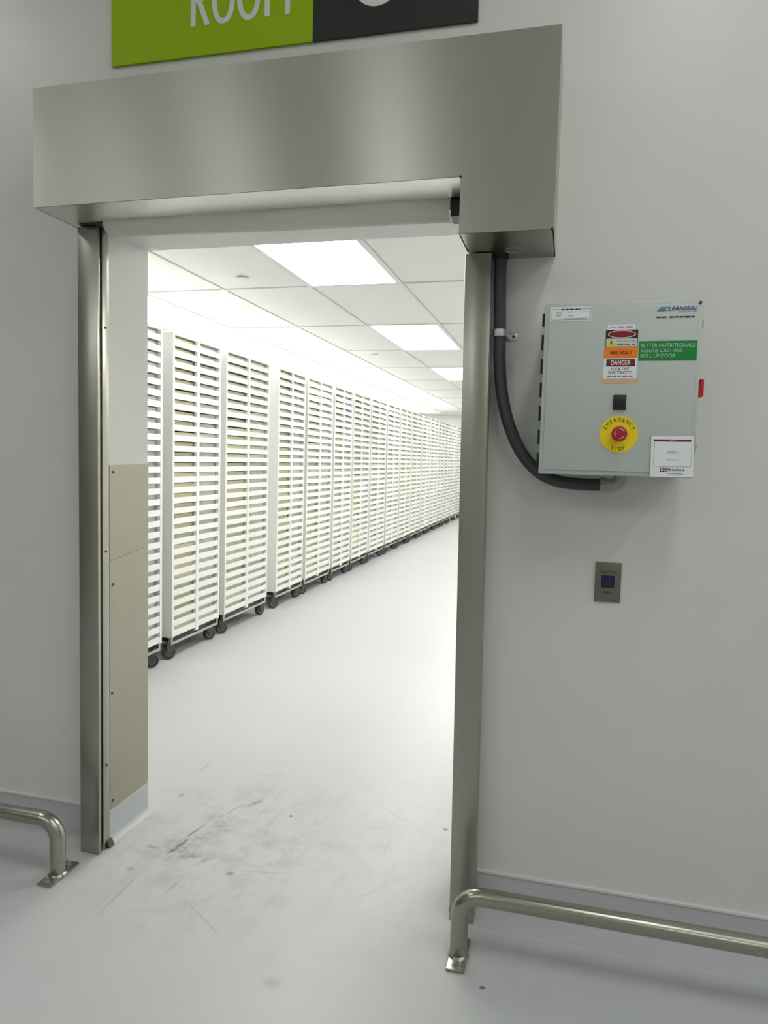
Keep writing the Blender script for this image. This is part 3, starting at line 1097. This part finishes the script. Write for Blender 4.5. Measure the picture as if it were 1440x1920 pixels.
# R
xr = 0.288
bowl = [(xr + 0.008, LZ + LH - sw / 2), (xr + 0.030, LZ + LH - sw / 2)]
for k in range(1, 12):
    a = math.pi / 2 - math.pi * k / 12
    bowl.append((xr + 0.030 + 0.026 * math.cos(a), LZ + LH - sw / 2 - 0.042 + 0.042 * math.sin(a)))
bowl += [(xr + 0.030, LZ + LH - sw / 2 - 0.084), (xr + 0.008, LZ + LH - sw / 2 - 0.084)]
strokes('lettering', [([(xr + sw / 2, LZ), (xr + sw / 2, LZ + LH)], False), (bowl, False), ([(xr + 0.026, LZ + LH - 0.090), (xr + 0.058, LZ)], False)], sw, sg, 'sign_white', -0.0105)
strokes('lettering', [(oval(0.400, 0.040), True)], sw, sg, 'sign_white', -0.0105)
strokes('lettering', [(oval(0.4865, 0.040), True)], sw, sg, 'sign_white', -0.0105)
xm = 0.540
strokes('lettering', [([(xm + sw / 2, LZ), (xm + sw / 2, LZ + LH)], False), ([(xm + 0.083 - sw / 2, LZ), (xm + 0.083 - sw / 2, LZ + LH)], False),
                      ([(xm + sw / 2, LZ + LH - 0.005), (xm + 0.0415, LZ + 0.052)], False), ([(xm + 0.083 - sw / 2, LZ + LH - 0.005), (xm + 0.0415, LZ + 0.052)], False)], sw, sg, 'sign_white', -0.0105)
bm = bmesh.new()
bm_cyl(bm, (0.896, -0.0102, 0.077 + 0.074), '-y', 0.074, 0.0012, 64)
obj('emblem_disc', bm, 'sign_white', sg)

# ------------------------------------------------------------------ floor rails
def bend(cx, cz, r, a0, a1, y, n=10):
    return [(cx + r * math.cos(a0 + (a1 - a0) * k / n), y, cz + r * math.sin(a0 + (a1 - a0) * k / n)) for k in range(n + 1)]


def floor_rail(label, x_leg, y, x_end, s):
    """s=+1: rail runs to +x from the leg beside the door"""
    g = thing('guard_rail', label, 'guard rail', (x_leg, y, 0))
    R_, rb, zr = 0.0243, 0.062, 0.187
    ln = abs(x_end - x_leg)
    p = [(0, 0, 0.008), (0, 0, 0.06)]
    p += [(s * (rb - q[0]) if True else 0, 0, q[2]) for q in bend(0, zr - rb, rb, 0, math.pi / 2, 0)]
    p += [(s * ln * t, 0, zr) for t in (0.25, 0.5, 0.75)]
    p += [(s * (ln - rb + q[0]), 0, q[2]) for q in bend(0, zr - rb, rb, math.pi / 2, 0, 0)]
    p += [(s * ln, 0, 0.06), (s * ln, 0, 0.008)]
    bm = bmesh.new()
    bm_tube(bm, p, R_, 24)
    obj('tube', bm, 'steel_pipe', g, smooth=True)
    for xx in (0.0, s * ln):
        bm = bmesh.new()
        bm_box(bm, xx - 0.0255, xx + 0.0255, -0.066, 0.076, 0.0005, 0.0085, bevel=0.0025)
        bp = obj('base_plate', bm, 'steel_pipe', g, smooth=True)
        bm = bmesh.new()
        bm_lathe(bm, (xx, 0, 0.008), 'z', 1, [(0, 0), (0.0300, 0), (0.0275, 0.004), (0.0240, 0.007), (0, 0.007)], 24)
        obj('weld', bm, 'steel_pipe', bp, smooth=True)
        for yy in (-0.046, 0.056):
            bm = bmesh.new()
            bm_cyl(bm, (xx - 0.004, yy, 0.008), 'z', 0.0085, 0.002, 16)
            bm_cyl(bm, (xx - 0.004, yy, 0.010), 'z', 0.0060, 0.007, 6)
            bm_cyl(bm, (xx - 0.004, yy, 0.017), 'z', 0.0035, 0.007, 10)
            obj('anchor_bolt', bm, 'steel_dolly', bp)
    return g


floor_rail('low stainless pipe guard rail on the floor right of the doorway', -0.239, -0.232, 2.6, 1)
floor_rail('low stainless pipe guard rail on the floor left of the doorway', -1.560, -0.223, -3.9, -1)

# ------------------------------------------------------------------ racks on casters along the left of the aisle
RXF = -2.53
RD = 0.70                       # depth of a rack
RZ0, RZ1 = 0.155, 2.165
NS = 29
PITCH_Z = (RZ1 - RZ0) / NS
starts = [1.25, 2.089, 2.844, 3.857, 4.60, 5.45, 6.19, 6.99, 7.87, 8.70, 9.54, 10.40, 11.21, 12.02, 12.78, 13.62, 14.50]
lens = [0.715, 0.668, 0.805, 0.665]
for k in range(4, len(starts)):
    nx = starts[k + 1] if k + 1 < len(starts) else starts[k] + 0.80
    lens.append(min(0.78, nx - starts[k] - 0.075))
tray_cache = {}
rr_ = random.Random(11)


def mesh_wheel():
    bm = bmesh.new()
    bm_lathe(bm, (-0.016, 0, 0), 'x', 1, [(0.026, 0.001), (0.036, 0.0), (0.0405, 0.004), (0.042, 0.010), (0.042, 0.022), (0.0405, 0.028), (0.036, 0.032), (0.026, 0.031), (0.026, 0.001)], 24)
    return mesh_from(bm, 'tyre', 'caster_rubber', True)


def mesh_hub():
    bm = bmesh.new()
    bm_lathe(bm, (-0.014, 0, 0), 'x', 1, [(0, 0), (0.012, 0), (0.012, 0.003), (0.0265, 0.003), (0.0265, 0.025), (0.012, 0.025), (0.012, 0.028), (0, 0.028)], 20)
    return mesh_from(bm, 'hub', 'caster_hub', True)


def mesh_fork():
    bm = bmesh.new()
    for x0, x1 in ((-0.024, -0.020), (0.020, 0.024)):
        bm_prism(bm, [(-0.010, 0.030), (0.010, 0.030), (0.026, 0.088), (-0.026, 0.088)], 'x', x0, x1)
    bm_box(bm, -0.024, 0.024, -0.026, 0.026, 0.086, 0.091)
    bm_cyl(bm, (0, 0, 0.091), 'z', 0.014, 0.016, 14)
    return mesh_from(bm, 'fork', 'caster_fork')


W_ME, H_ME, F_ME = mesh_wheel(), mesh_hub(), mesh_fork()


def tray_mesh(L_):
    """slatted shelf: front slat, back slat and a thin deck between the end panels"""
    bm = bmesh.new()
    a, b_ = 0.022, L_ - 0.022
    bm_box(bm, -0.014, 0.0, a, b_, 0.0, 0.038)
    bm_box(bm, -RD, -RD + 0.014, a, b_, 0.0, 0.038)
    bm_box(bm, -RD + 0.014, -0.014, a, b_, 0.004, 0.010)
    return mesh_from(bm, 'shelf', 'rack_plastic')


for n, (y0, L_) in enumerate(zip(starts, lens)):
    if n == 0:
        lab = 'tall white slatted rack nearest the doorway, partly hidden by the left reveal'
    elif n == 1:
        lab = 'tall white slatted rack second in the row, fully in view beside the reveal'
    elif n == len(starts) - 1:
        lab = 'white slatted rack farthest from the doorway, at the end of the row'
    else:
        lab = 'white slatted rack on casters, %s from the doorway in the row' % ORD[n]
    R_ = thing('slatted_rack', lab, 'rack', (RXF, y0, 0), 'white slatted racks along the aisle')
    for ya, yb in ((0.0, 0.022), (L_ - 0.022, L_)):
        bm = bmesh.new()
        bm_box(bm, -RD, 0.002, ya, yb, RZ0 - 0.004, RZ1 + 0.012)
        obj('end_panel', bm, 'rack_plastic', R_)
    for xa, xb in ((-0.020, 0.003), (-RD - 0.003, -RD + 0.020)):
        bm = bmesh.new()
        bm_box(bm, xa, xb, L_ / 2 - 0.018, L_ / 2 + 0.018, RZ0 - 0.022, RZ1 + 0.010)
        obj('centre_post', bm, 'rack_plastic', R_)
    bm = bmesh.new()
    bm_box(bm, -RD, 0.0, 0.022, L_ - 0.022, RZ1, RZ1 + 0.010)
    obj('top_board', bm, 'rack_plastic', R_)
    me = tray_mesh(L_)
    for k in range(NS):
        link('shelf', me, R_, (0, 0, RZ0 + k * PITCH_Z))
    # product lying on the shelves, seen as olive and tan layers between the slats
    bm = bmesh.new()
    bl = bmesh.new()
    for k in range(0, NS):
        z = RZ0 + k * PITCH_Z + 0.0105
        h = rr_.uniform(0.050, 0.056)
        xa = -RD + 0.05
        xb = -0.020 - rr_.uniform(0.0, 0.012)
        ya, yb = 0.03, L_ * rr_.uniform(0.60, 0.70)
        bm_box(bm, xa, xb, ya, yb, z, z + h)
        bm_box(bl, xa, xb - 0.006, yb + 0.004, L_ - 0.028, z, z + 0.055)
    o = obj('tray_load', bm, 'tray_product', R_)
    o['kind'] = 'stuff'
    o = obj('white_filler', bl, 'filler_white', R_)  # white blocks added to brighten the gaps towards the far end panel
    o['kind'] = 'stuff'
    bm = bmesh.new()
    bm_box(bm, -RD + 0.03, -0.034, 0.03, L_ - 0.03, 0.120, RZ0 - 0.003)
    obj('underside_shade', bm, 'black_plastic', R_)  # black block put in for the shade under the bottom shelf
    # stainless dolly
    bm = bmesh.new()
    bm_box(bm, -0.030, -0.006, 0.02, L_ - 0.02, 0.100, 0.118)
    bm_box(bm, -RD + 0.006, -RD + 0.030, 0.02, L_ - 0.02, 0.100, 0.118)
    for ya in (0.02, L_ - 0.044):
        bm_box(bm, -RD + 0.030, -0.030, ya, ya + 0.024, 0.100, 0.118)
    for xa in (-0.030, -RD + 0.006):
        for ya in (0.004, L_ - 0.024):
            bm_box(bm, xa, xa + 0.024, ya, ya + 0.020, 0.098, RZ0 - 0.003)
    obj('dolly_frame', bm, 'steel_dolly', R_)
    for xa in (-0.035, -RD + 0.035):
        for ya in (0.018, L_ - 0.075):
            dy = rr_.uniform(-0.012, 0.012)
            c_ = link('caster', F_ME, R_, (xa, ya + dy, 0.0))
            c_.rotation_euler = (0, 0, rr_.uniform(-1.0, -0.25))
            c_.scale = (1.12, 1.12, 1.12)
            link('tyre', W_ME, c_, (0, 0, 0.0422))
            link('hub', H_ME, c_, (0, 0, 0.0422))

# ------------------------------------------------------------------ concealed sprinklers
for lab, x, y in (('round white sprinkler cover on the ceiling tile left of the nearest light', -2.243, 2.50), ('round white sprinkler cover on the ceiling farther along the aisle', -2.27, 6.12)):
    bm = bmesh.new()
    bm_lathe(bm, (0, 0, 0), 'z', -1, [(0, 0), (0.026, 0), (0.026, 0.010), (0.043, 0.012), (0.043, 0.015), (0.0, 0.017)], 32)
    o = obj('sprinkler_cover', bm, 'grid_white', smooth=True, loc=(x, y, RZ + 0.008))
    tag(o, lab, 'sprinkler', 'sprinkler covers')
bm = bmesh.new()
bm_cyl(bm, (0, 0, 0), 'x', 0.035, 0.012, 20)
bm_cyl(bm, (0.012, 0, 0), 'x', 0.012, 0.05, 12)
bm_cyl(bm, (0.062, 0, -0.012), 'x', 0.03, 0.006, 16)
o = obj('wall_sprinkler', bm, 'fitting_grey', smooth=True, loc=(RX0, 14.8, 2.43))
tag(o, 'tiny grey sidewall sprinkler high on the far left wall', 'sprinkler')
